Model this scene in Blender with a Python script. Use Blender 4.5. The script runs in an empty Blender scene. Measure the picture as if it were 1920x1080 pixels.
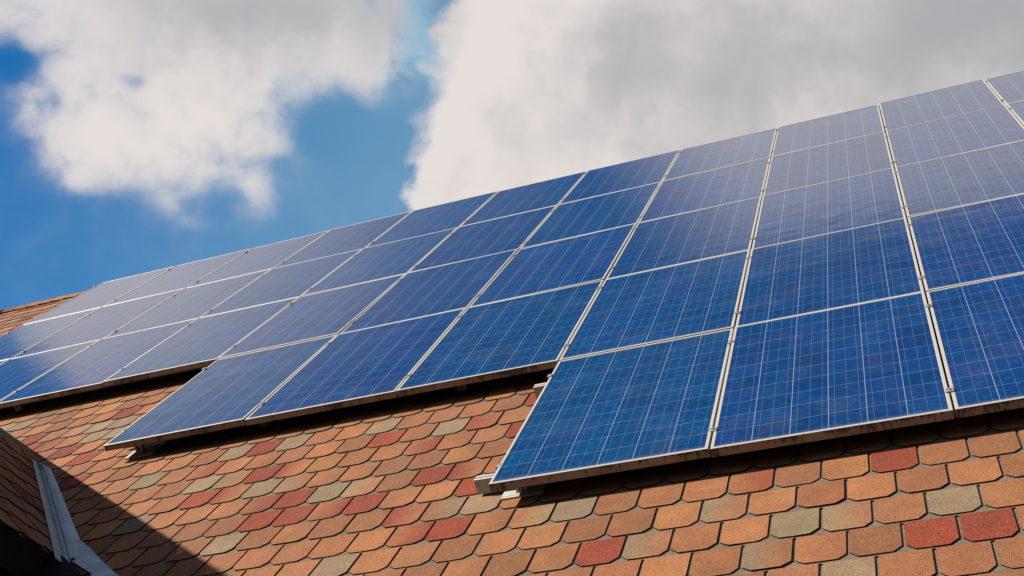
import bpy, math, random
from mathutils import Vector, Matrix, Euler
random.seed(7)
C = bpy.context.scene.collection
sc = bpy.context.scene

# ------------------------------------------------------------------ roof frame
PITCH = math.radians(49.3)
c_, s_ = math.cos(PITCH), math.sin(PITCH)
ORG = Vector((0.0, 0.0, 5.5))
EU, EV, EW = Vector((1, 0, 0)), Vector((0, c_, s_)), Vector((0, -s_, c_))   # along eaves, up the slope, out of the roof
def L(u, v, w): return ORG + EU * u + EV * v + EW * w                       # roof coordinates -> world
H = 0.13                                                                    # glass plane above shingles

# ------------------------------------------------------------------ camera
cam_d = bpy.data.cameras.new('camera'); cam = bpy.data.objects.new('camera', cam_d); C.objects.link(cam)
right = Vector((0.93903, 0.34400, 0.0)); fwd = Vector((-0.28331, 0.77414, 0.56612))
right = (right - fwd * right.dot(fwd) / fwd.length_squared).normalized(); fwd.normalize()
up = right.cross(fwd)
m = Matrix((right, up, -fwd)).transposed().to_4x4()
m.translation = L(1.92256, -6.82413, 2.05565)
cam.matrix_world = m
cam_d.sensor_width = 36.0; cam_d.lens = 36.0 * 2463.8 / 1920
cam_d.clip_start = 0.05; cam_d.clip_end = 3000
sc.camera = cam

# ------------------------------------------------------------------ sun, sky, exposure
SUN_STRENGTH = 5.0
SKY_STRENGTH = 0.05
CLOUD_GAIN = 0.218
EXPOSURE = 1.75
ALB = 0.72
to_sun = (EU * -1.13 + EV * 0.18 + EW * 1.0).normalized()
elev = math.asin(to_sun.z); azim = math.atan2(to_sun.x, to_sun.y)
sl = bpy.data.lights.new('sun', 'SUN'); sl.energy = SUN_STRENGTH; sl.angle = math.radians(0.5); sl.color = (1.0, 0.93, 0.83)
so = bpy.data.objects.new('sun', sl); C.objects.link(so)
so.rotation_euler = to_sun.to_track_quat('Z', 'Y').to_euler(); so.location = (-20, -15, 30)
sc.view_settings.view_transform = 'Standard'; sc.view_settings.look = 'None'
sc.view_settings.gamma = 1.0; sc.view_settings.exposure = EXPOSURE; sc.view_settings.use_curve_mapping = False

class NT:
    """small helper for building node trees"""
    def __init__(s, tree): s.t = tree; s.n = tree.nodes; s.l = tree.links
    def new(s, typ, **kw):
        n = s.n.new(typ)
        for k, v in kw.items(): setattr(n, k, v)
        return n
    def put(s, sock, val):
        if isinstance(val, bpy.types.NodeSocket): s.l.new(val, sock)
        elif isinstance(val, (tuple, list, Vector)) and sock.type == 'RGBA' and len(val) == 3: sock.default_value = (*val, 1)
        else: sock.default_value = val
    def math(s, op, a, b=None, c=None, clamp=False):
        n = s.new('ShaderNodeMath', operation=op, use_clamp=clamp); s.put(n.inputs[0], a)
        if b is not None: s.put(n.inputs[1], b)
        if c is not None: s.put(n.inputs[2], c)
        return n.outputs[0]
    def vec(s, op, a, b=None):
        n = s.new('ShaderNodeVectorMath', operation=op); s.put(n.inputs[0], a)
        if b is not None: s.put(n.inputs[1], b)
        return n.outputs['Value'] if op in ('LENGTH', 'DOT_PRODUCT') else n.outputs[0]
    def comb(s, x, y, z=0.0):
        n = s.new('ShaderNodeCombineXYZ')
        for i, v in enumerate((x, y, z)): s.put(n.inputs[i], v)
        return n.outputs[0]
    def sep(s, v):
        n = s.new('ShaderNodeSeparateXYZ'); s.put(n.inputs[0], v); return n.outputs
    def step(s, x, a, b):                                                   # smooth 0..1 ramp
        n = s.new('ShaderNodeMapRange', interpolation_type='SMOOTHSTEP'); s.put(n.inputs['Value'], x)
        n.inputs['From Min'].default_value = a; n.inputs['From Max'].default_value = b
        return n.outputs[0]
    def lin(s, x, a, b, lo=0.0, hi=1.0):
        n = s.new('ShaderNodeMapRange'); s.put(n.inputs['Value'], x)
        for k, v in (('From Min', a), ('From Max', b), ('To Min', lo), ('To Max', hi)): n.inputs[k].default_value = v
        return n.outputs[0]
    def mix(s, f, a, b, blend='MIX'):
        n = s.new('ShaderNodeMix', data_type='RGBA', blend_type=blend)
        s.put(n.inputs['Factor'], f); s.put(n.inputs['A'], a); s.put(n.inputs['B'], b)
        return n.outputs['Result']
    def albedo(s, b, col):                                                  # one overall reflectance level for every surface
        s.put(b.inputs['Base Color'], s.mix(1.0, col, (ALB, ALB, ALB), 'MULTIPLY'))
    def noise(s, v, scale, detail=2.0, rough=0.5, out='Fac', **kw):
        n = s.new('ShaderNodeTexNoise', **kw); s.put(n.inputs['Vector'], v)
        n.inputs['Scale'].default_value = scale; n.inputs['Detail'].default_value = detail; n.inputs['Roughness'].default_value = rough
        return n.outputs[out]

W = bpy.data.worlds.new('World'); sc.world = W; W.use_nodes = True
nt = NT(W.node_tree); W.node_tree.nodes.clear()
geo = nt.new('ShaderNodeTexCoord'); D = nt.vec('NORMALIZE', geo.outputs['Generated'])
sky = nt.new('ShaderNodeTexSky', sky_type='NISHITA', sun_disc=False, sun_elevation=elev, sun_rotation=azim,
             altitude=300.0, air_density=1.0, dust_density=0.4, ozone_density=3.0)
# the cloud bank: gnomonic map of the sky about a fixed world direction, in hundredths of a unit
df = nt.math('MAXIMUM', nt.vec('DOT_PRODUCT', D, tuple(fwd)), 0.08)
gx = nt.math('MULTIPLY_ADD', nt.math('DIVIDE', nt.vec('DOT_PRODUCT', D, tuple(right)), df), 24.638, 9.6)
gy = nt.math('MULTIPLY_ADD', nt.math('DIVIDE', nt.vec('DOT_PRODUCT', D, tuple(up)), df), -24.638, 5.4)
Gp = nt.comb(gx, gy, 0.0)
w1 = nt.vec('SUBTRACT', nt.noise(Gp, 0.42, 3.0, 0.5, 'Color', noise_dimensions='2D'), (0.5, 0.5, 0.5))
w2 = nt.vec('SUBTRACT', nt.noise(Gp, 1.6, 4.0, 0.6, 'Color', noise_dimensions='2D'), (0.5, 0.5, 0.5))
def scaled(v, k): return nt.vec('MULTIPLY', v, (k, k, 0))
Gw = nt.vec('ADD', nt.vec('ADD', Gp, scaled(w1, 1.3)), scaled(w2, 0.50))
Gs = nt.vec('ADD', nt.vec('ADD', Gp, scaled(w1, 0.35)), scaled(w2, 0.30))
def ell(cx, cy, rx, ry, rot=0.0, src=None):
    p = nt.vec('SUBTRACT', src or Gw, (cx, cy, 0))
    if rot:
        r = nt.new('ShaderNodeVectorRotate', rotation_type='Z_AXIS'); nt.put(r.inputs['Vector'], p)
        r.inputs['Angle'].default_value = math.radians(-rot); p = r.outputs[0]
    return nt.math('SUBTRACT', 1.0, nt.vec('LENGTH', nt.vec('MULTIPLY', p, (1 / rx, 1 / ry, 0))))
def union(items, k=0.18):
    o = items[0]
    for i in items[1:]: o = nt.math('SMOOTH_MAX', o, i, k)
    return o
def puff(cx, cy, rx, ry, amp):                                             # one soft mass of vapour
    p = nt.vec('MULTIPLY', nt.vec('SUBTRACT', Gl, (cx, cy, 0)), (1 / rx, 1 / ry, 0))
    return nt.math('MULTIPLY', nt.math('EXPONENT', nt.math('MULTIPLY', nt.vec('DOT_PRODUCT', p, p), -1.0)), amp)
Gl = nt.vec('ADD', nt.vec('ADD', Gp, scaled(w1, 0.6)), scaled(w2, 0.26))
dens = None
for q_ in [(-0.4, -0.35, 1.9, 0.85, 1.6), (2.2, 0.2, 1.9, 1.1, 2.2), (4.2, 0.3, 1.9, 1.1, 2.2), (6.0, 0.3, 1.4, 1.0, 2.0), (6.8, 1.0, 0.75, 0.55, 1.2), (7.2, 0.2, 0.5, 0.9, 0.9),
           (1.9, 2.3, 1.0, 0.8, 2.2), (3.3, 1.9, 1.3, 0.8, 2.2), (4.3, 1.4, 1.2, 0.8, 1.7), (1.35, 2.8, 0.5, 0.5, 1.7), (1.4, 3.3, 0.28, 0.32, 1.2), (2.4, 2.9, 1.1, 0.5, 1.4),
           (3.6, 2.6, 1.0, 0.6, 1.3), (4.6, 2.3, 0.7, 0.6, 0.9), (3.4, 3.6, 0.45, 0.6, 0.7), (4.9, 3.55, 0.34, 0.5, 1.1), (5.6, 2.7, 0.5, 0.45, 0.40), (4.2, 3.1, 0.8, 0.4, 0.55),
           (0.48, 1.9, 0.26, 0.5, 1.5), (0.8, 2.45, 0.35, 0.35, 0.55), (3.6, 4.2, 0.5, 0.2, 0.2), (1.25, 1.3, 0.45, 0.8, 0.6),
           (0.35, 1.12, 0.80, 0.34, -0.85), (2.62, 1.58, 0.42, 0.24, -2.0), (1.0, 1.95, 0.2, 0.3, -0.7), (6.2, 2.3, 0.8, 0.55, -0.7)]:
    g_ = puff(*q_); dens = g_ if dens is None else nt.math('ADD', dens, g_)
fc = nt.math('SUBTRACT', nt.noise(Gl, 1.25, 4.5, 0.50, noise_dimensions='2D'), 0.5)
dens = nt.math('ADD', nt.math('MULTIPLY', dens, nt.math('MULTIPLY_ADD', fc, 2.2, 0.95)), nt.math('MULTIPLY_ADD', fc, 0.35, -0.02))
al = nt.math('SUBTRACT', 1.0, nt.math('EXPONENT', nt.math('MULTIPLY', nt.math('SMOOTH_MAX', nt.math('SUBTRACT', dens, 0.17), 0.0, 0.55), -1.2)))
right_bank = union([ell(13.9, 2.1, 6.15, 4.7), ell(9.8, 3.2, 2.0, 2.1), ell(17.5, 0.5, 6.0, 4.5)])
fr = nt.math('SUBTRACT', nt.noise(Gw, 1.6, 4.0, 0.5, noise_dimensions='2D'), 0.5)
ar = nt.step(nt.math('MULTIPLY_ADD', fr, 0.10, right_bank), -0.035, 0.085)
gsx, gsy, _ = nt.sep(Gs)
over = nt.math('MULTIPLY', nt.step(nt.math('MULTIPLY_ADD', fr, 0.8, gsx), -2.65, -2.05), nt.step(gsy, 0.2, -1.0))     # bank overhead on the left, thinning to the right and towards the zenith
over = nt.math('MULTIPLY', over, nt.math('MULTIPLY', nt.lin(gsx, 0.5, 9.0, 1.0, 0.10), nt.lin(gsy, -2.2, -6.4, 1.0, 0.0)))
band = nt.math('MULTIPLY', nt.step(nt.math('MULTIPLY_ADD', gx, 0.36, nt.math('MULTIPLY_ADD', fr, 0.3, gy)), -3.98, -3.60), nt.math('MULTIPLY', nt.math('MULTIPLY', nt.step(gsx, 8.6, 12.4), 0.9), nt.step(gsy, 2.0, -0.5)))   # and overhead on the right
veil = nt.math('MULTIPLY', nt.step(ell(7.9, 0.4, 1.0, 2.4), 0.0, 0.9), 0.55)   # thin haze between the two banks
veil2 = nt.math('MULTIPLY', nt.lin(nt.math('MULTIPLY_ADD', gy, 0.25, gx), 0.6, 7.6, 0.0, 0.28), nt.step(gy, -2.0, 0.5))   # the blue pales towards the right
alpha = al
for q_ in (ar, over, band): alpha = nt.math('MAXIMUM', alpha, q_, clamp=True)
# cloud tone: cream where sunlit, grey where thick
shade = union([ell(4.9, 0.2, 4.0, 1.3), ell(13.6, 1.3, 4.0, 2.3, -10), ell(18.6, 0.4, 4.2, 2.4), ell(6.0, -4.6, 3.0, 1.8)], 0.3)
tn = nt.math('SUBTRACT', nt.noise(Gl, 0.45, 4.0, 0.5, noise_dimensions='2D'), 0.5)
shade = nt.step(nt.math('MULTIPLY_ADD', tn, 1.3, nt.math('MULTIPLY_ADD', fc, 0.7, shade)), -0.35, 1.0)
cl = nt.mix(shade, (1.07, 0.995, 0.955), (0.66, 0.645, 0.66))
cl = nt.mix(nt.math('MULTIPLY', nt.step(ell(18.8, 0.0, 5.0, 3.0), 0.1, 0.9), 0.8), cl, (0.54, 0.55, 0.58))
b_sky = nt.new('ShaderNodeBackground'); b_sky.inputs['Strength'].default_value = SKY_STRENGTH
tint = nt.mix(1.0, sky.outputs[0], (0.095, 0.60, 0.86), 'MULTIPLY')
nt.put(b_sky.inputs['Color'], tint)
b_veil = nt.new('ShaderNodeBackground'); b_veil.inputs['Strength'].default_value = CLOUD_GAIN; nt.put(b_veil.inputs['Color'], (0.52, 0.98, 1.16))
m_veil = nt.new('ShaderNodeMixShader'); nt.put(m_veil.inputs[0], nt.math('MAXIMUM', veil, veil2, clamp=True)); nt.l.new(b_sky.outputs[0], m_veil.inputs[1]); nt.l.new(b_veil.outputs[0], m_veil.inputs[2])
b_cl = nt.new('ShaderNodeBackground'); b_cl.inputs['Strength'].default_value = CLOUD_GAIN; nt.put(b_cl.inputs['Color'], cl)
front = nt.step(nt.vec('DOT_PRODUCT', D, tuple(fwd)), 0.10, 0.30)
mx = nt.new('ShaderNodeMixShader')
back = nt.math('MULTIPLY', nt.step(nt.noise(D, 2.6, 5.0, 0.55), 0.42, 0.55), nt.math('MULTIPLY', nt.math('SUBTRACT', 1.0, front), 0.9))   # unseen cloud added over the rest of the sky to warm and lift shade
nt.put(mx.inputs[0], nt.math('ADD', nt.math('MULTIPLY', alpha, front), back, clamp=True))
nt.l.new(m_veil.outputs[0], mx.inputs[1]); nt.l.new(b_cl.outputs[0], mx.inputs[2])
wo = nt.new('ShaderNodeOutputWorld'); nt.l.new(mx.outputs[0], wo.inputs['Surface'])

# ------------------------------------------------------------------ helpers
def material(name):
    m = bpy.data.materials.new(name); m.use_nodes = True
    n = NT(m.node_tree); b = m.node_tree.nodes['Principled BSDF']
    return m, n, b
def bump(n, b, h, dist, strength=1.0):
    bn = n.new('ShaderNodeBump'); bn.inputs['Distance'].default_value = dist; bn.inputs['Strength'].default_value = strength
    n.put(bn.inputs['Height'], h); n.l.new(bn.outputs[0], b.inputs['Normal'])

class MB:
    """collects faces, then links them as one mesh object"""
    def __init__(s): s.v = []; s.f = []; s.mi = []; s.col = []
    def add(s, pts, faces, mi=0, cols=None):
        o = len(s.v); s.v += [tuple(p) for p in pts]
        s.f += [tuple(i + o for i in f) for f in faces]; s.mi += [mi] * len(faces) if isinstance(mi, int) else mi
        s.col += cols if cols else [(1, 1, 1)] * len(pts)
    def box(s, a, b, mi=0, fr=None, ch=0.0):
        x0, y0, z0 = a; x1, y1, z1 = b
        if ch:                                                              # chamfered upper edges
            P = [(x0, y0, z0), (x1, y0, z0), (x1, y1, z0), (x0, y1, z0), (x0, y0, z1 - ch), (x1, y0, z1 - ch), (x1, y1, z1 - ch), (x0, y1, z1 - ch),
                 (x0 + ch, y0 + ch, z1), (x1 - ch, y0 + ch, z1), (x1 - ch, y1 - ch, z1), (x0 + ch, y1 - ch, z1)]
            F = [(3, 2, 1, 0), (0, 1, 5, 4), (1, 2, 6, 5), (2, 3, 7, 6), (3, 0, 4, 7), (4, 5, 9, 8), (5, 6, 10, 9), (6, 7, 11, 10), (7, 4, 8, 11), (8, 9, 10, 11)]
        else:
            P = [(x0, y0, z0), (x1, y0, z0), (x1, y1, z0), (x0, y1, z0), (x0, y0, z1), (x1, y0, z1), (x1, y1, z1), (x0, y1, z1)]
            F = [(3, 2, 1, 0), (4, 5, 6, 7), (0, 1, 5, 4), (1, 2, 6, 5), (2, 3, 7, 6), (3, 0, 4, 7)]
        s.add([fr(*p) for p in P] if fr else P, F, mi)
    def prism(s, prof, a, b, ax, mi=0):                                     # closed profile extruded from a to b along axis ax (0..2)
        def pt(p, t): q = list(p); q.insert(ax, t); return q
        n = len(prof)
        P = [pt(p, a) for p in prof] + [pt(p, b) for p in prof]
        s.add(P, [(i, (i + 1) % n, n + (i + 1) % n, n + i) for i in range(n)] + [tuple(range(n))[::-1], tuple(range(n, 2 * n))], mi)
    def cyl(s, ctr, r, h, n=10, mi=0):
        x, y, z = ctr
        P = [(x + r * math.cos(2 * math.pi * i / n), y + r * math.sin(2 * math.pi * i / n), z + k * h) for k in (0, 1) for i in range(n)]
        s.add(P, [(i, (i + 1) % n, n + (i + 1) % n, n + i) for i in range(n)] + [tuple(range(n))[::-1], tuple(range(n, 2 * n))], mi)
    def build(s, name, mats, parent=None, colour=False, org=None, smooth=False):
        me = bpy.data.meshes.new(name)
        vs = s.v if org is None else [tuple(Vector(p) - org) for p in s.v]
        me.from_pydata(vs, [], s.f)
        for mm in (mats if isinstance(mats, (list, tuple)) else [mats]): me.materials.append(mm)
        me.polygons.foreach_set('material_index', s.mi)
        if colour:
            at = me.color_attributes.new('tab_colour', 'FLOAT_COLOR', 'POINT')
            at.data.foreach_set('color', [x for cc in s.col for x in (*cc, 1.0)])
        if smooth: me.polygons.foreach_set('use_smooth', [True] * len(me.polygons))
        me.update()
        o = bpy.data.objects.new(name, me); C.objects.link(o)
        if parent: o.parent = parent
        elif org is not None: o.location = org
        return o
def thing(name, label, cat, loc, rot=(0, 0, 0), group=None):
    o = bpy.data.objects.new(name, None); C.objects.link(o); o.empty_display_size = 0.2
    o.location = loc; o.rotation_euler = rot; o['label'] = label; o['category'] = cat
    if group: o['group'] = group
    return o

# ------------------------------------------------------------------ materials
def granule_material():
    m, n, b = material('shingle_granules')
    at = n.new('ShaderNodeAttribute', attribute_name='tab_colour')
    tc = n.new('ShaderNodeTexCoord'); P = tc.outputs['Object']
    g1 = n.noise(P, 330.0, 2.0, 0.75); g2 = n.noise(P, 150.0, 2.0, 0.6); g3 = n.noise(P, 9.0, 3.0, 0.6)
    v = n.lin(g1, 0.30, 0.70, 0.16, 1.84)
    v = n.math('MULTIPLY', v, n.lin(g2, 0.25, 0.75, 0.82, 1.18))
    v = n.math('MULTIPLY', v, n.lin(g3, 0.3, 0.7, 0.86, 1.14))
    colr = n.mix(1.0, at.outputs['Color'], n.comb(v, v, v), 'MULTIPLY')
    # stray granules of other blends
    k = n.noise(P, 260.0, 0.0, 0.5, 'Color')
    colr = n.mix(n.math('MULTIPLY', n.step(n.sep(k)[0], 0.60, 0.72), 0.6), colr, (0.05, 0.028, 0.018))
    colr = n.mix(n.math('MULTIPLY', n.step(n.sep(k)[1], 0.62, 0.70), 0.5), colr, (0.23, 0.15, 0.095))
    n.albedo(b, colr); b.inputs['Roughness'].default_value = 0.92
    b.inputs['Specular IOR Level'].default_value = 0.12
    bump(n, b, n.math('ADD', g1, n.math('MULTIPLY', g2, 0.6)), 0.0022, 0.55)
    return m
def plain(name, col, rough=0.8, metal=0.0, var=0.25, scale=8.0, spec=0.5):
    m, n, b = material(name)
    P = n.new('ShaderNodeTexCoord').outputs['Object']
    f = n.lin(n.noise(P, scale, 5.0, 0.6), 0.3, 0.7, 1 - var, 1 + var)
    n.albedo(b, n.mix(1.0, col, n.comb(f, f, f), 'MULTIPLY'))
    b.inputs['Roughness'].default_value = rough; b.inputs['Metallic'].default_value = metal
    b.inputs['Specular IOR Level'].default_value = spec
    return m
M_SH = granule_material()
M_EDGE = plain('bitumen_edge', (0.006, 0.005, 0.005), 0.9, var=0.3, spec=0.1)
def deck_material():
    m, n, b = material('slot_floor_granules')
    P = n.new('ShaderNodeTexCoord').outputs['Object']
    f = n.lin(n.noise(P, 300.0, 2.0, 0.7), 0.25, 0.75, 0.4, 1.6)
    n.albedo(b, n.mix(1.0, (0.06, 0.043, 0.03), n.comb(f, f, f), 'MULTIPLY')); b.inputs['Roughness'].default_value = 0.95
    return m
M_DECK = deck_material()
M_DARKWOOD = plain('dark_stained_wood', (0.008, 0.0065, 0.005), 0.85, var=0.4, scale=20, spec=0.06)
M_WALL = plain('rendered_wall', (0.45, 0.41, 0.35), 0.9, var=0.08, scale=3)
def zinc_material():
    m, n, b = material('weathered_sheet_metal')
    P = n.new('ShaderNodeTexCoord').outputs['Object']
    f = n.noise(P, 7.0, 6.0, 0.65); g = n.noise(P, 22.0, 5.0, 0.65)
    colr = n.mix(n.step(f, 0.40, 0.60), (0.28, 0.295, 0.295), (0.37, 0.385, 0.38))
    colr = n.mix(n.math('MULTIPLY', n.step(g, 0.55, 0.75), 0.5), colr, (0.17, 0.185, 0.19))
    n.albedo(b, colr); b.inputs['Metallic'].default_value = 0.25
    n.put(b.inputs['Roughness'], n.lin(g, 0.3, 0.7, 0.42, 0.62)); bump(n, b, f, 0.01, 0.3)
    return m
M_ZINC = zinc_material()
def alu_material():
    m, n, b = material('anodised_aluminium')
    P = n.new('ShaderNodeTexCoord').outputs['Object']
    f = n.noise(P, 22.0, 4.0, 0.6); g = n.noise(n.vec('MULTIPLY', P, (1, 1, 1)), 90.0, 3.0, 0.6)
    colr = n.mix(n.math('MULTIPLY', n.step(f, 0.5, 0.8), 0.35), (0.37, 0.345, 0.31), (0.25, 0.22, 0.185))
    colr = n.mix(n.math('MULTIPLY', n.step(g, 0.62, 0.8), 0.3), colr, (0.2, 0.17, 0.14))
    n.albedo(b, colr); b.inputs['Metallic'].default_value = 0.35; b.inputs['Roughness'].default_value = 0.5
    return m
M_ALU = alu_material()
def dirty_material():                                                       # the lower outer face of each frame, streaked with run-off dirt
    m, n, b = material('dirt_streaked_aluminium')
    tc = n.new('ShaderNodeTexCoord'); P = tc.outputs['Object']; inf = n.new('ShaderNodeObjectInfo')
    P = n.vec('ADD', P, n.comb(n.math('MULTIPLY', inf.outputs['Random'], 37.0), 0.0, 0.0))
    q = n.vec('MULTIPLY', P, (1.0, 1.0, 0.35)); z = n.sep(tc.outputs['Object'])[2]
    f = n.noise(q, 60.0, 5.0, 0.7); big = n.noise(P, 4.0, 3.0, 0.6); fine = n.noise(q, 180.0, 2.0, 0.6)
    colr = n.mix(n.step(big, 0.35, 0.65), (0.31, 0.20, 0.135), (0.225, 0.140, 0.09))
    top = n.lin(z, -0.022, -0.004, 0.0, 1.0)
    spots = n.step(n.math('ADD', f, n.math('ADD', n.math('MULTIPLY', top, 0.10), n.math('MULTIPLY', n.math('SUBTRACT', big, 0.5), 0.7))), 0.53, 0.63)
    colr = n.mix(n.math('MULTIPLY', spots, 0.92), colr, (0.035, 0.022, 0.016))
    colr = n.mix(n.math('MULTIPLY', n.step(fine, 0.55, 0.75), 0.3), colr, (0.32, 0.235, 0.17))
    n.albedo(b, colr); b.inputs['Roughness'].default_value = 0.65; b.inputs['Metallic'].default_value = 0.15
    return m
M_DIRT = dirty_material()
M_STEEL = plain('galvanised_steel', (0.28, 0.255, 0.25), 0.45, 0.5, 0.25, 60)
M_RAIL = plain('mill_finish_aluminium', (0.40, 0.36, 0.325), 0.5, 0.25, 0.10, 30)
M_BACK = plain('panel_backsheet', (0.012, 0.012, 0.013), 0.7, var=0.1)  # shade under the panels put into the colour; the sheet itself would be white

PW, PH, GX, GY = 0.991, 1.642, 1.0, 1.6506                                   # panel size and pitch of the grid
CELL = 0.1605; CH = 0.1600
def cell_material():
    m, n, b = material('polycrystalline_cells_under_glass')
    tc = n.new('ShaderNodeTexCoord'); P = tc.outputs['Object']
    inf = n.new('ShaderNodeObjectInfo'); rnd = inf.outputs['Random']
    x, y, _ = n.sep(P)
    cx = n.math('DIVIDE', n.math('ADD', x, 3 * CELL), CELL); cy = n.math('DIVIDE', n.math('ADD', y, 5 * CH), CH)
    fx = n.math('FRACT', cx); fy = n.math('FRACT', cy); ix = n.math('FLOOR', cx); iy = n.math('FLOOR', cy)
    def line(f, pos, half):                                                 # 1 on the line
        return n.math('LESS_THAN', n.math('ABSOLUTE', n.math('SUBTRACT', f, pos)), half)
    def edge(f, half): return n.math('GREATER_THAN', n.math('ABSOLUTE', n.math('SUBTRACT', f, 0.5)), 0.5 - half)
    gapx = edge(fx, 0.0014 / CELL); gapy = edge(fy, 0.0015 / CH)
    bus = n.math('MAXIMUM', n.math('MAXIMUM', line(fx, 1 / 6, 0.0009 / CELL), line(fx, 0.5, 0.0009 / CELL)), line(fx, 5 / 6, 0.0009 / CELL))
    # crystal shards
    q = n.vec('ADD', P, n.comb(n.math('MULTIPLY', rnd, 53.0), n.math('MULTIPLY', rnd, 17.0), 0.0))
    def shards(sx, sy, sc_):
        v = n.new('ShaderNodeTexVoronoi', feature='F1'); n.put(v.inputs['Vector'], n.vec('MULTIPLY', n.vec('ADD', q, n.vec('MULTIPLY', n.noise(q, 30, 2, 0.6, 'Color'), (0.005, 0.005, 0))), (sx, sy, 0.0)))
        v.inputs['Scale'].default_value = sc_; return n.sep(v.outputs['Color'])
    s1 = shards(1.0, 2.2, 120.0); s2 = shards(1.0, 2.0, 46.0)
    wn = n.new('ShaderNodeTexWhiteNoise', noise_dimensions='3D'); n.put(wn.inputs['Vector'], n.comb(ix, iy, n.math('MULTIPLY', rnd, 91.0)))
    pc = n.sep(wn.outputs['Color'])
    val = n.math('ADD', n.math('MULTIPLY', s1[0], 0.5), n.math('MULTIPLY', s2[1], 0.5))
    base = n.mix(val, (0.0015, 0.0098, 0.046), (0.0025, 0.0275, 0.100))
    base = n.mix(n.math('MULTIPLY', n.step(s2[2], 0.80, 0.98), 0.55), base, (0.003, 0.050, 0.140))
    base = n.mix(n.math('MULTIPLY', n.step(pc[0], 0.45, 1.0), 0.40), base, (0.0025, 0.026, 0.078))   # greener cells
    base = n.mix(n.math('MULTIPLY', n.step(pc[1], 0.60, 1.0), 0.40), base, (0.0065, 0.0140, 0.062))   # more violet cells
    base = n.mix(1.0, base, inf.outputs['Color'], 'MULTIPLY')
    k = n.lin(pc[2], 0, 1, 0.86, 1.14); base = n.mix(1.0, base, n.comb(k, k, k), 'MULTIPLY')
    base = n.mix(n.math('MULTIPLY', bus, 0.8), base, (0.055, 0.105, 0.185))
    base = n.mix(n.math('MULTIPLY', gapy, 0.85), base, (0.085, 0.140, 0.225))
    base = n.mix(gapx, base, (0.175, 0.195, 0.26))
    dirt = n.noise(q, 3.0, 6.0, 0.65)
    base = n.mix(n.math('MULTIPLY', n.step(dirt, 0.45, 0.8), 0.05), base, (0.3, 0.27, 0.24))
    rim = n.math('MULTIPLY', n.step(n.math('MULTIPLY_ADD', n.noise(q, 25.0, 4.0, 0.6), 0.05, n.math('MULTIPLY', y, -1.0)), 0.790, 0.845), 0.30)   # dust line along the lower frame edge
    base = n.mix(rim, base, (0.20, 0.18, 0.16))
    n.albedo(b, base)
    b.inputs['IOR'].default_value = 1.5
    n.put(b.inputs['Roughness'], n.lin(dirt, 0.3, 0.7, 0.085, 0.12))
    bump(n, b, n.noise(q, 5.0, 1.0, 0.4), 0.004, 0.25)
    return m
M_CELL = cell_material()

# ------------------------------------------------------------------ ground
gb = MB(); gb.add([(-300, -300, 0), (300, -300, 0), (300, 300, 0), (-300, 300, 0)], [(0, 1, 2, 3)])
M_GROUND = plain('dark_paving', (0.020, 0.022, 0.013), 0.95, var=0.45, scale=0.8)
go = gb.build('ground', M_GROUND); go['kind'] = 'structure'

# ------------------------------------------------------------------ house
house = thing('house', 'steep gabled house roofed in orange, red and grey rounded shingles under the solar array', 'house', (0, 0, 0))
TABW, EXPO, X0, Y0 = 0.19212, 0.22477, 1.06193, -1.87462                     # tab pitch, course exposure, slot and tab foot of course 0
PAL = {'O': [(0.190, 0.073, 0.028), (0.174, 0.064, 0.026), (0.216, 0.088, 0.032), (0.164, 0.065, 0.028), (0.184, 0.067, 0.028), (0.200, 0.079, 0.029)],
       'B': [(0.145, 0.058, 0.024), (0.155, 0.060, 0.024)],
       'R': [(0.140, 0.0215, 0.0085), (0.122, 0.018, 0.0075), (0.150, 0.026, 0.010)],
       'G': [(0.150, 0.104, 0.060), (0.140, 0.098, 0.057), (0.160, 0.105, 0.057)]}
SEEN = ("-13,-25,R;-12,-29,G;-12,-26,Gr;-12,-25,G;-12,-24,G;-11,-28,R;-11,-27,Rl;-11,-29,Rr;-11,-25,G;-11,-24,G;-10,-25,R;-10,-23,Gr;-9,-24,R;-7,-23,R;-7,-17,G;"
        "-7,-16,R;-7,-15,G;-7,-12,G;-7,-7,R;-6,-19,G;-6,-17,Rr;-6,-11,R;-6,-9,G;-6,-8,Rl;-5,-17,G;-5,-16,Gl;-5,-15,R;-5,-14,Rl;-5,-10,Rr;-5,-7,R;"
        "-4,-16,R;-4,-15,Rl;-4,-14,G;-4,-13,Gl;-3,-18,G;-3,-14,Rr;-3,-13,R;-3,-12,G;-3,-11,Gl;-3,-9,R;-3,-8,Rl;-2,-13,R;-2,-12,R;-2,-11,Rr;"
        "-2,-10,R;-2,-7,R;-1,-14,G;-1,-9,Rl;-1,-8,Gr;-1,-7,G;0,-8,Rr;0,-7,R;0,-5,Gr;0,-4,G;0,0,Rr;0,3,R;1,-10,G;1,-1,Gl;2,-3,R;2,-2,Gl;2,1,G;"
        "2,2,Gl;2,4,G;3,0,Gl;3,3,R;3,4,R;4,2,G")
SEEN = {(int(a), int(b)): t for a, b, t in (e.split(',') for e in SEEN.split(';'))}
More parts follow.
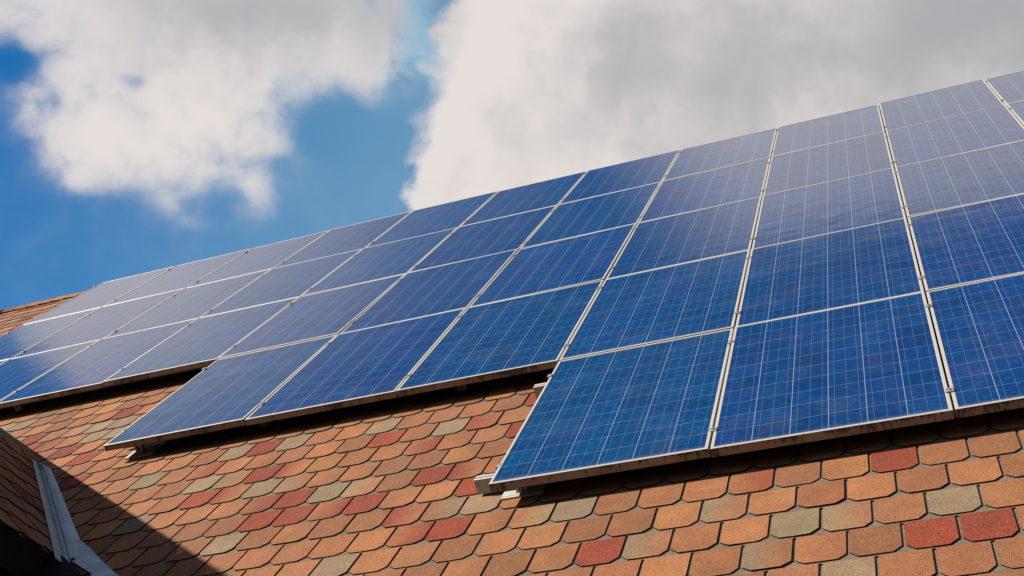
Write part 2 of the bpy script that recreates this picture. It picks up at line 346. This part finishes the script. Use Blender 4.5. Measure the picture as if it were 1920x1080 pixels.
def tab_colours(r, k, rng):
    t = SEEN.get((r, k))
    if t is None:
        known = -14 <= r <= 4 and -26 <= k <= 6
        if known: t = 'B' if rng.random() < 0.22 else 'O'
        else:
            x = rng.random(); t = 'R' if x < .07 else 'Rl' if x < .10 else 'G' if x < .19 else 'Gr' if x < .22 else 'B' if x < .45 else 'O'
    a = list(rng.choice(PAL[t[0]])); bcol = a
    if len(t) == 2:
        o = list(rng.choice(PAL['O'])); a, bcol = (a, o) if t[1] == 'l' else (o, a)
    else:
        bcol = list(rng.choice(PAL['O'] + PAL['B'])) if t == 'O' and rng.random() < 0.45 else [x * rng.uniform(0.93, 1.07) for x in a]
    j = rng.uniform(0.86, 1.13)
    return [x * j for x in a], [x * j for x in bcol]
HEAD = (0.105, 0.078, 0.055)
def shingles(fr, rows, cols, skip=None, seed=1, y0=Y0, x0=X0):
    """fr(u,v,w) -> world; one slab per tab, its foot standing proud of the course below"""
    rng = random.Random(seed); mb = MB(); T = 0.0062
    for r in range(*rows):
        vb = y0 - r * EXPO
        crv = [rng.uniform(-0.0015, 0.0022) for _ in range(200)]
        for k in range(*cols):
            ul = x0 + k * TABW + (r % 2) * TABW / 2
            ca, cb = tab_colours(r, k, rng)
            if skip and skip(ul + TABW / 2, vb + EXPO / 2): continue
            g = rng.uniform(0.0056, 0.0076); a, bb = ul + g, ul + TABW - g
            d = rng.uniform(-0.003, 0.003); vf = vb + d; cx = rng.uniform(0.027, 0.036); cy = rng.uniform(0.030, 0.040)
            vm, vt = vb + EXPO * 0.97, vb + EXPO * 1.95
            lift = 0.0125 + max(-0.0004, rng.gauss(0, 0.0009)); tw = rng.uniform(-0.0012, 0.0012)
            out = [(a, vm), (a, vf + cy), (a + cx * 0.47, vf + cy * 0.50), (a + cx, vf), ((a + bb) / 2, vf - 0.001), (bb - cx, vf),
                   (bb - cx * 0.47, vf + cy * 0.50), (bb, vf + cy), (bb, vm)]
            def wq(u, v):
                q = (v - vb) / (EXPO * 2)
                return lift * (1 - q) + tw * ((u - ul) / TABW - 0.5) * (1 - 2 * q)
            P = [(u, v, wq(u, v)) for u, v in out]
            cols_ = []
            for u, v in out:
                h = min(1, max(0, ((u - ul) / TABW - 0.22) / 0.5)); cols_.append(tuple(ca[i] * (1 - h) + cb[i] * h for i in range(3)))
            n = len(out)
            mb.add([fr(*p) for p in P] + [fr(p[0], p[1], p[2] - T) for p in P], [tuple(range(n))] + [(i, n + i, n + i + 1, i + 1) for i in range(n - 1)], [0] + [1] * (n - 1), cols_ + cols_)
            # the head of the shingle, seen only in the slots of the course above
            hc = [x * rng.uniform(0.9, 1.1) for x in HEAD]
            mb.add([fr(ul, vm, wq(ul, vm) - .0002), fr(ul + TABW, vm, wq(ul + TABW, vm) - .0002), fr(ul + TABW, vt, wq(ul + TABW, vt)), fr(ul, vt, wq(ul, vt))], [(0, 1, 2, 3)], 0, [hc] * 4)
    return mb
RW = -H - 0.0105                                                            # roof deck, in roof w
U_L, U_R, V_E, V_R = -8.66, 7.5, -3.75, 6.93
roof = MB()
roof.box((U_L, V_E, RW - 0.10), (U_R, V_R, RW), 0, L)
roof_o = roof.build('main_roof', M_DECK, house)
def skip_main(u, v): return u < U_L or u > U_R - 0.1 or v > V_R - 0.02
sm = shingles(lambda u, v, w: L(u, v, RW + w), (-39, 9), (-52, 34), skip_main, 3)
sm.build('shingle_covering', [M_SH, M_EDGE], roof_o, colour=True)
# ridge caps: overlapping bent pieces, inside one mesh
rc = MB(); rng = random.Random(9); u = U_L
prev = None
while u < U_R:
    lift = 0.012
    for sgn in (1, -1):
        pass
    a0, a1 = u, u + 0.21
    def rp(uu, side, d, z):                                                 # point on either slope near the ridge
        top = L(uu, V_R, RW); dirn = -EV if side > 0 else Vector((0, c_, -s_))
        nrm = EW if side > 0 else Vector((0, s_, c_))
        return top + dirn * d + nrm * z + Vector((0, 0, 0.012))
    z0, z1 = 0.022, 0.010
    P = []
    for uu, z in ((a0, z0), (a1, z1)):
        P += [rp(uu, 1, 0.13, z), rp(uu, 1, 0.02, z + .004), L(uu, V_R, RW) + Vector((0, 0, 0.03 + z)), rp(uu, -1, 0.02, z + .004), rp(uu, -1, 0.13, z)]
    P += [p - Vector((0, -0.004, 0.006)) for p in P]
    top = [(i, i + 1, i + 6, i + 5) for i in range(4)]
    edge = [(0, 10, 11, 1), (1, 11, 12, 2), (2, 12, 13, 3), (3, 13, 14, 4), (0, 5, 15, 10), (4, 14, 19, 9)]
    cc = rng.choice(PAL['O'] + PAL['R'] + PAL['B'] + PAL['B'])
    rc.add(P, top + edge, [0] * 4 + [1] * 6, [cc] * 20)
    u += 0.185
rc.build('ridge_cap', [M_SH, M_EDGE], roof_o, colour=True)
# rear slope, verge boards, walls
rb = MB()
yr, zr = L(0, V_R, RW).y, L(0, V_R, RW).z
rear = lambda u, d, w: Vector((u, yr + d * c_ + w * s_, zr - d * s_ + w * c_))
rb.box((U_L, 0.0, -0.10), (U_R, 10.6, -0.003), 0, rear); rb.build('rear_roof', M_DECK, house)
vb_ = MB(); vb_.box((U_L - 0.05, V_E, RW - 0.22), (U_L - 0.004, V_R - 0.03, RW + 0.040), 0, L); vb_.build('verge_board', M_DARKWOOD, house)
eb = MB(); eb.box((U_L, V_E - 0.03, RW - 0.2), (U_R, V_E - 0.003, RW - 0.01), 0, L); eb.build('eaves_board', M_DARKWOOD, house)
wl = MB(); ye = L(0, V_E, RW).y + 0.45; y2 = 2 * yr - ye; zw = L(0, V_E, RW).z + 0.25
zt = zr - 0.25
for xx in (U_L + 0.25, U_R - 0.45):
    wl.add([(xx, ye, 0), (xx, y2, 0), (xx, y2, zw), (xx, yr, zt), (xx, ye, zw), (xx + .2, ye, 0), (xx + .2, y2, 0), (xx + .2, y2, zw), (xx + .2, yr, zt), (xx + .2, ye, zw)],
           [(0, 1, 2, 3, 4), (9, 8, 7, 6, 5), (0, 4, 9, 5), (1, 6, 7, 2), (0, 5, 6, 1)])
wl.box((U_L + 0.46, ye, 0), (U_R - 0.46, ye + 0.2, zw)); wl.box((U_L + 0.46, y2 - 0.2, 0), (U_R - 0.46, y2, zw))
wl.build('wall', M_WALL, house)

# ------------------------------------------------------------------ cross wing at the left, its right slope meeting the main roof in a valley
def Lp(x, y, z): return L(x, -y, -z)                                        # measured frame: y down the slope, z into the roof
VA, VB = Lp(-3.73, -0.305, H + 0.010), Lp(-2.41, 1.43, H + 0.006)                           # valley line on the main roof
OUT = Vector((0, -1, 0))
d1 = (VB - VA)
wn_ = OUT.cross(d1).normalized()
if wn_.z < 0: wn_ = -wn_
wup = wn_.cross(OUT).normalized()
if wup.z < 0: wup = -wup
wing_len = 3.2
def Wg(t, v, w): return VA + OUT * t + wup * v + wn_ * w                    # along ridge, up the wing slope (0 at ridge), out of it
slope_len = -(d1.dot(wup))
wing = MB(); wing.box((-2.2, -slope_len, -0.10), (wing_len, 0.0, -0.004), 0, Wg)
wing_o = wing.build('wing_roof', M_DECK, house)
def wing_skip(t, v): return v > 0.02 or v < -slope_len - 0.12
nrow = int(slope_len / EXPO) + 1
sw = shingles(lambda u, v, w: Wg(-u, v, w - 0.004), (0, nrow), (-16, 12), None, 21, y0=-slope_len + (nrow - 1) * EXPO - 0.012, x0=0.05)
sw.build('shingle_covering', [M_SH, M_EDGE], wing_o, colour=True)
# ridge roll and left slope
lup = Vector((-wup.x, wup.y, wup.z)); ln_ = Vector((-wn_.x, wn_.y, wn_.z))
def Wl(t, v, w): return VA + OUT * t + lup * v + ln_ * w
lw = MB(); lw.box((-2.2, -slope_len, -0.10), (wing_len, -0.002, 0.006), 0, Wl); lw.build('far_slope', M_DECK, wing_o)
rr = MB(); t = 0.0; rng = random.Random(4)
while t < wing_len:
    P = []
    for tt, z in ((t, 0.006), (t + 0.21, 0.011)):
        P += [Wg(tt, -0.11, z), Wg(tt, -0.015, z + .004), VA + OUT * tt + Vector((0, 0, z + 0.006)), Wl(tt, -0.015, z + .004), Wl(tt, -0.11, z)]
    P += [p - Vector((0, 0, 0.007)) for p in P]
    cc = rng.choice(PAL['B'] + PAL['O'])
    rr.add(P, [(i, i + 5, i + 6, i + 1) for i in range(4)] + [(0, 10, 11, 1), (1, 11, 12, 2), (2, 12, 13, 3), (3, 13, 14, 4), (0, 5, 15, 10), (4, 14, 19, 9), (5, 6, 16, 15), (6, 7, 17, 16), (7, 8, 18, 17), (8, 9, 19, 18)],
           [0] * 4 + [1] * 10, [cc] * 20)
    t += 0.185
rr.build('ridge_cap', [M_SH, M_EDGE], wing_o, colour=True)
# dark fascia, soffit and timber wall under the wing eaves
xe, ye2, ze = VB.x, VB.y, VB.z
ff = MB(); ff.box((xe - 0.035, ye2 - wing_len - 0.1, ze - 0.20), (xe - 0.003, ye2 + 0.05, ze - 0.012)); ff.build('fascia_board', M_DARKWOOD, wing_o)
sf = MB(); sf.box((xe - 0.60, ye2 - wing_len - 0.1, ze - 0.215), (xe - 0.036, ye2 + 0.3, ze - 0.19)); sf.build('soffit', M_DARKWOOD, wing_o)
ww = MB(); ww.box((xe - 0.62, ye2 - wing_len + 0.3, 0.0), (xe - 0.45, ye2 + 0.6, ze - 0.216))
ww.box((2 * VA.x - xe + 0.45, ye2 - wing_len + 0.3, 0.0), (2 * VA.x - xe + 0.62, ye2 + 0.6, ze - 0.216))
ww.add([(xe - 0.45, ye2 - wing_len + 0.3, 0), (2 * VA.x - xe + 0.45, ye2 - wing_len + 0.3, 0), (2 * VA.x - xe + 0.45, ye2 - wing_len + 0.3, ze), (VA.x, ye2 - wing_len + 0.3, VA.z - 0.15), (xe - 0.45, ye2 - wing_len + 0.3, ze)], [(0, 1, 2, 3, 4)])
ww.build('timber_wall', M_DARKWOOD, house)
# valley flashing: folded sheet, stations from top to bottom
def vst(t): return VA + d1 * t
stations = []
RE = [(-0.02, (-3.66, -0.22)), (0.12, (-3.50, -0.10)), (0.32, (-3.244, 0.217)), (0.55, (-2.928, 0.614)), (0.80, (-2.60, 1.03)), (0.93, (-2.435, 1.235)), (1.06, (-2.26, 1.41))]
fl = MB(); P = []
for i, (t, re) in enumerate(RE):
    a = vst(t + 0.05) if i == 0 else vst(t)
    r = Lp(re[0], re[1], H) + EW * 0.016
    lf = a + OUT * (0.10 + 0.02 * i / 6) + wn_ * 0.012
    dirr = (r - a).normalized()
    P += [lf, a + (lf - a) * 0.12 + wn_ * 0.006, a + dirr * 0.020 + EW * 0.012, a + dirr * 0.032 + EW * 0.036, a + dirr * 0.046 + EW * 0.036, a + dirr * 0.056 + EW * 0.017, r]
nc = 7
F = [(j * nc + i, j * nc + i + 1, (j + 1) * nc + i + 1, (j + 1) * nc + i) for j in range(len(RE) - 1) for i in range(nc - 1)]
fl.add(P, F)
fo = fl.build('valley_flashing', M_ZINC, house)
sd = fo.modifiers.new('sheet', 'SOLIDIFY'); sd.thickness = 0.003; sd.offset = -1
# lower apron running out past the eaves corner
ap = MB(); q = [(-2.46, 1.33), (-2.435, 1.235), (-2.30, 1.36), (-2.135, 1.53), (-1.955, 1.706), (-1.68, 1.965), (-1.90, 2.02), (-2.08, 1.70), (-2.32, 1.50)]
n = len(q)
ap.add([Lp(x, y, H) + EW * 0.022 for x, y in q] + [Lp(x, y, H) + EW * 0.012 for x, y in q], [tuple(range(n))[::-1], tuple(range(n, 2 * n))] + [(i, (i + 1) % n, n + (i + 1) % n, n + i) for i in range(n)])
ap.build('apron_flashing', M_ZINC, house)
dk = MB(); q = [(-2.56, 1.35), (-2.37, 1.49), (-2.12, 1.72), (-1.93, 2.05), (-1.9, 3.2), (-2.9, 3.2), (-2.9, 1.35)]  # dark sheet added as deep shade on the roof under the wing; no board there
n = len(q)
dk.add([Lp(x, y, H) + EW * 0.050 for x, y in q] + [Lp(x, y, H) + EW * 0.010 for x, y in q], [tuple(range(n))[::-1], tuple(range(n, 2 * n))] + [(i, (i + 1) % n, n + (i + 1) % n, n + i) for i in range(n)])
dk.build('eaves_shade_sheet', M_DARKWOOD, house)

# ------------------------------------------------------------------ solar panels
def frame_mesh():
    mb = MB(); hw, hh = PW / 2, PH / 2
    prof = [(0.0012, 0.0), (0.0, -0.0012), (0.0, -0.040), (0.026, -0.040), (0.026, -0.038), (0.004, -0.038), (0.004, -0.0065), (0.0150, -0.0065), (0.0150, -0.0012), (0.0138, 0.0)]
    n = len(prof); rings = []
    for sx, sy in ((-1, -1), (1, -1), (1, 1), (-1, 1)):
        rings.append([(sx * (hw - d), sy * (hh - d), z) for d, z in prof])
    P = [p for r in rings for p in r]; F = []; mi = []
    for k in range(4):
        for i in range(n):
            j = (i + 1) % n; k2 = (k + 1) % 4
            F.append((k * n + i, k * n + j, k2 * n + j, k2 * n + i)); mi.append(1 if (k == 0 and i == 1) else 0)
    mb.add(P, F, mi); return mb
def glass_mesh():
    mb = MB(); a, b = PW / 2 - 0.0052, PH / 2 - 0.0052
    mb.box((-a, -b, -0.0062), (a, b, -0.0022)); return mb
def back_mesh():
    mb = MB(); a, b = PW / 2 - 0.0052, PH / 2 - 0.0052
    mb.box((-a, -b, -0.0090), (a, b, -0.0066)); mb.box((-0.07, b - 0.22, -0.030), (0.07, b - 0.10, -0.0092)); return mb
ORD = ['first', 'second', 'third', 'fourth', 'fifth', 'sixth', 'seventh', 'eighth', 'ninth', 'tenth', 'eleventh']
ROWN = ['top row', 'second row from the top', 'third row from the top', 'fourth row, one above the lowest', 'lowest row']
LOOK = {0: 'grey blue panel', 1: 'blue panel', 2: 'deep blue panel'}
TINT = {}
rng = random.Random(11)
proto = None
def panel_label(i, j):
    if j == 0: return f'blue solar panel, {ORD[i]} from the left in the top row of the array'
    if j == 4: return f'deep blue solar panel in the lowest row, directly below the {ORD[i]} column of the top row'.replace('directly below the', 'in the').replace('column of the top row', 'column from the left')
    return f'solar panel in the {["", "second", "third", "fourth"][j]} row down and the {ORD[i]} column from the left'
PARTS = []
WJ = [0.0, 0.003, 0.006, 0.009, 0.003, -0.007]                            # the array bows slightly: height of each row seam
for j in range(5):
    for i in range(11):
        if (j == 3 and i < 4) or (j == 4 and i < 7): continue
        u = (i - 7 + 0.5) * GX; v = (4 - j - 0.5) * GY
        tilt = Euler((math.radians(rng.gauss(0, 0.13)) + (WJ[j] - WJ[j + 1]) / GY, math.radians(rng.gauss(0, 0.2)), 0)).to_matrix().to_4x4()
        M4 = Matrix.Rotation(PITCH, 4, 'X') @ tilt
        o = thing('solar_panel', panel_label(i, j), 'solar panel', L(u, v, (WJ[j] + WJ[j + 1]) / 2), M4.to_euler(), 'solar panels in the roof array')
        if proto is None:
            PARTS = [frame_mesh().build('frame', [M_ALU, M_DIRT], o), glass_mesh().build('cell_glass', M_CELL, o), back_mesh().build('backsheet', M_BACK, o)]
            proto = o
        else:
            for p in PARTS:
                q = p.copy(); C.objects.link(q); q.parent = o
        g = [ch for ch in o.children if ch.name.startswith('cell_glass')][0] if o.children else PARTS[1]
        h = rng.uniform(-1, 1); k = rng.uniform(0.9, 1.12)
        h = {(7, 4): 1.5, (8, 4): -0.3, (9, 4): -0.5, (7, 3): 0.5, (8, 3): 0.0, (6, 3): 0.9, (4, 3): 1.2}.get((i, j), h)
        g.color = (k * (1 + 0.5 * max(0, -h)), k * (1 + 0.10 * h), k * (1 - 0.02 * h), 1)

# ------------------------------------------------------------------ mounting rails with their clamps
RAILS = [(0, 0.18, -7.0), (0, 1.41, -7.0), (1, 0.276, -7.0), (1, 1.437, -7.0), (2, 0.215, -7.0), (2, 1.36, -7.0), (3, 0.217, -3.035), (3, 1.393, -3.03), (4, 0.25, -0.10), (4, 1.442, -0.128)]
RLAB = ['upper rail under the top row of panels', 'lower rail under the top row of panels', 'upper rail under the second row of panels', 'lower rail under the second row of panels',
        'upper rail under the third row of panels', 'lower rail under the third row of panels, above the far left shingles', 'upper rail under the fourth row of panels, end showing beside the step',
        'lower rail under the fourth row of panels near the left bracket', 'shorter rail stub poking out in shadow left of the lowest row', 'bright rail stub poking out at the lowest left corner of the array']
first_clamp = None
for idx, (j, dy, ul) in enumerate(RAILS):
    v = (4 - j) * GY - dy
    org = L(ul, v, -0.041 + WJ[j] + (WJ[j + 1] - WJ[j]) * dy / GY)
    r = thing('mounting_rail', 'aluminium ' + RLAB[idx], 'mounting rail', org, (PITCH, 0, 0), 'rails carrying the solar panels')
    ln = 4.05 - ul
    mb = MB()
    prof = [(-0.024, 0.0), (-0.024, -0.016), (-0.020, -0.018), (-0.020, -0.074), (0.020, -0.074), (0.020, -0.018), (0.024, -0.016), (0.024, 0.0), (0.006, 0.0), (0.006, -0.006), (-0.006, -0.006), (-0.006, 0.0)]
    n = len(prof)
    mb.add([(a, p[0], p[1]) for a in (0.0, ln) for p in prof], [(i, n + i, n + (i + 1) % n, (i + 1) % n) for i in range(n)] + [tuple(range(n)), tuple(range(n, 2 * n))[::-1]])
    mb.build('rail_profile', M_RAIL, r)
    lo = math.ceil(ul + 0.3)
    for i in range(lo, 5):
        du = i - ul
        if first_clamp is None or True:
            if first_clamp is None:
                cb = MB(); cb.box((-0.017, -0.02, 0.0412), (0.017, 0.02, 0.0450), ch=0.001); cb.box((-0.0030, -0.02, 0.0), (0.0030, 0.02, 0.0410))
                cl_o = cb.build('mid_clamp', M_STEEL, r); bo = MB(); bo.cyl((0, 0, 0.0451), 0.0065, 0.006, 8); bolt_o = bo.build('bolt', M_STEEL, cl_o)
                first_clamp = (cl_o, bolt_o)
            else:
                cl_o = first_clamp[0].copy(); C.objects.link(cl_o); cl_o.parent = r
                b2 = first_clamp[1].copy(); C.objects.link(b2); b2.parent = cl_o
        cl_o.location = (du, rng.uniform(-0.008, 0.008), 0.0)
    if j >= 3 or True:                                                      # end clamp against the outer frame
        ec = MB(); du = math.floor(ul + 0.3) - ul + 0.0
        ec.box((du - 0.010, -0.018, 0.0412), (du + 0.014, 0.018, 0.0445), ch=0.001); ec.box((du - 0.010, -0.018, 0.0), (du + 0.0040, 0.018, 0.0410))
        ec.build('end_clamp', M_STEEL, r)

# ------------------------------------------------------------------ roof brackets on flashing plates
BR = [(-2.83, 0.120, 'bracket on pale flashing plate below the left corner of the fourth row', 1), (0.10, -1.492, 'bracket on pale flashing plate under the bottom left corner of the lowest row', 1),
      (-1.99, 0.22, 'bracket in the shadow under the first seam of the fourth row', 0), (-0.66, 0.19, 'bracket in the shadow under the last panel before the step', 0),
      (-4.93, 1.83, 'bracket in the shadow at the far left under the third row', 0)]
for u, vr, lab, plate in BR:
    b = thing('roof_bracket', 'metal rail ' + lab, 'bracket', L(u, vr, -H), (PITCH, 0, 0), 'brackets holding the rails to the roof')
    if plate:
        pb = MB(); pb.box((-0.095, -0.045 + 0.0, 0.0065), (0.105, 0.17, 0.0095)); pb.box((-0.095, -0.062, 0.0020), (0.105, -0.0455, 0.0085)); pb.build('flashing_plate', M_RAIL, b)
    fb_ = MB(); fb_.box((-0.028, -0.026, 0.0100), (0.028, 0.024, 0.018)); fb_.box((-0.026, -0.022, 0.0182), (-0.010, 0.010, 0.088)); fb_.box((0.010, -0.022, 0.0182), (0.026, 0.010, 0.088))
    fb_.box((-0.0098, -0.010, 0.0182), (0.0098, 0.002, 0.07)); fb_.box((-0.026, 0.0102, 0.050), (0.026, 0.033, 0.088)); fb_.build('bracket_foot', M_STEEL, b)
    bo = MB(); bo.cyl((0.0, -0.018, 0.0182), 0.007, 0.010, 8); bo.build('bolt', M_STEEL, b)
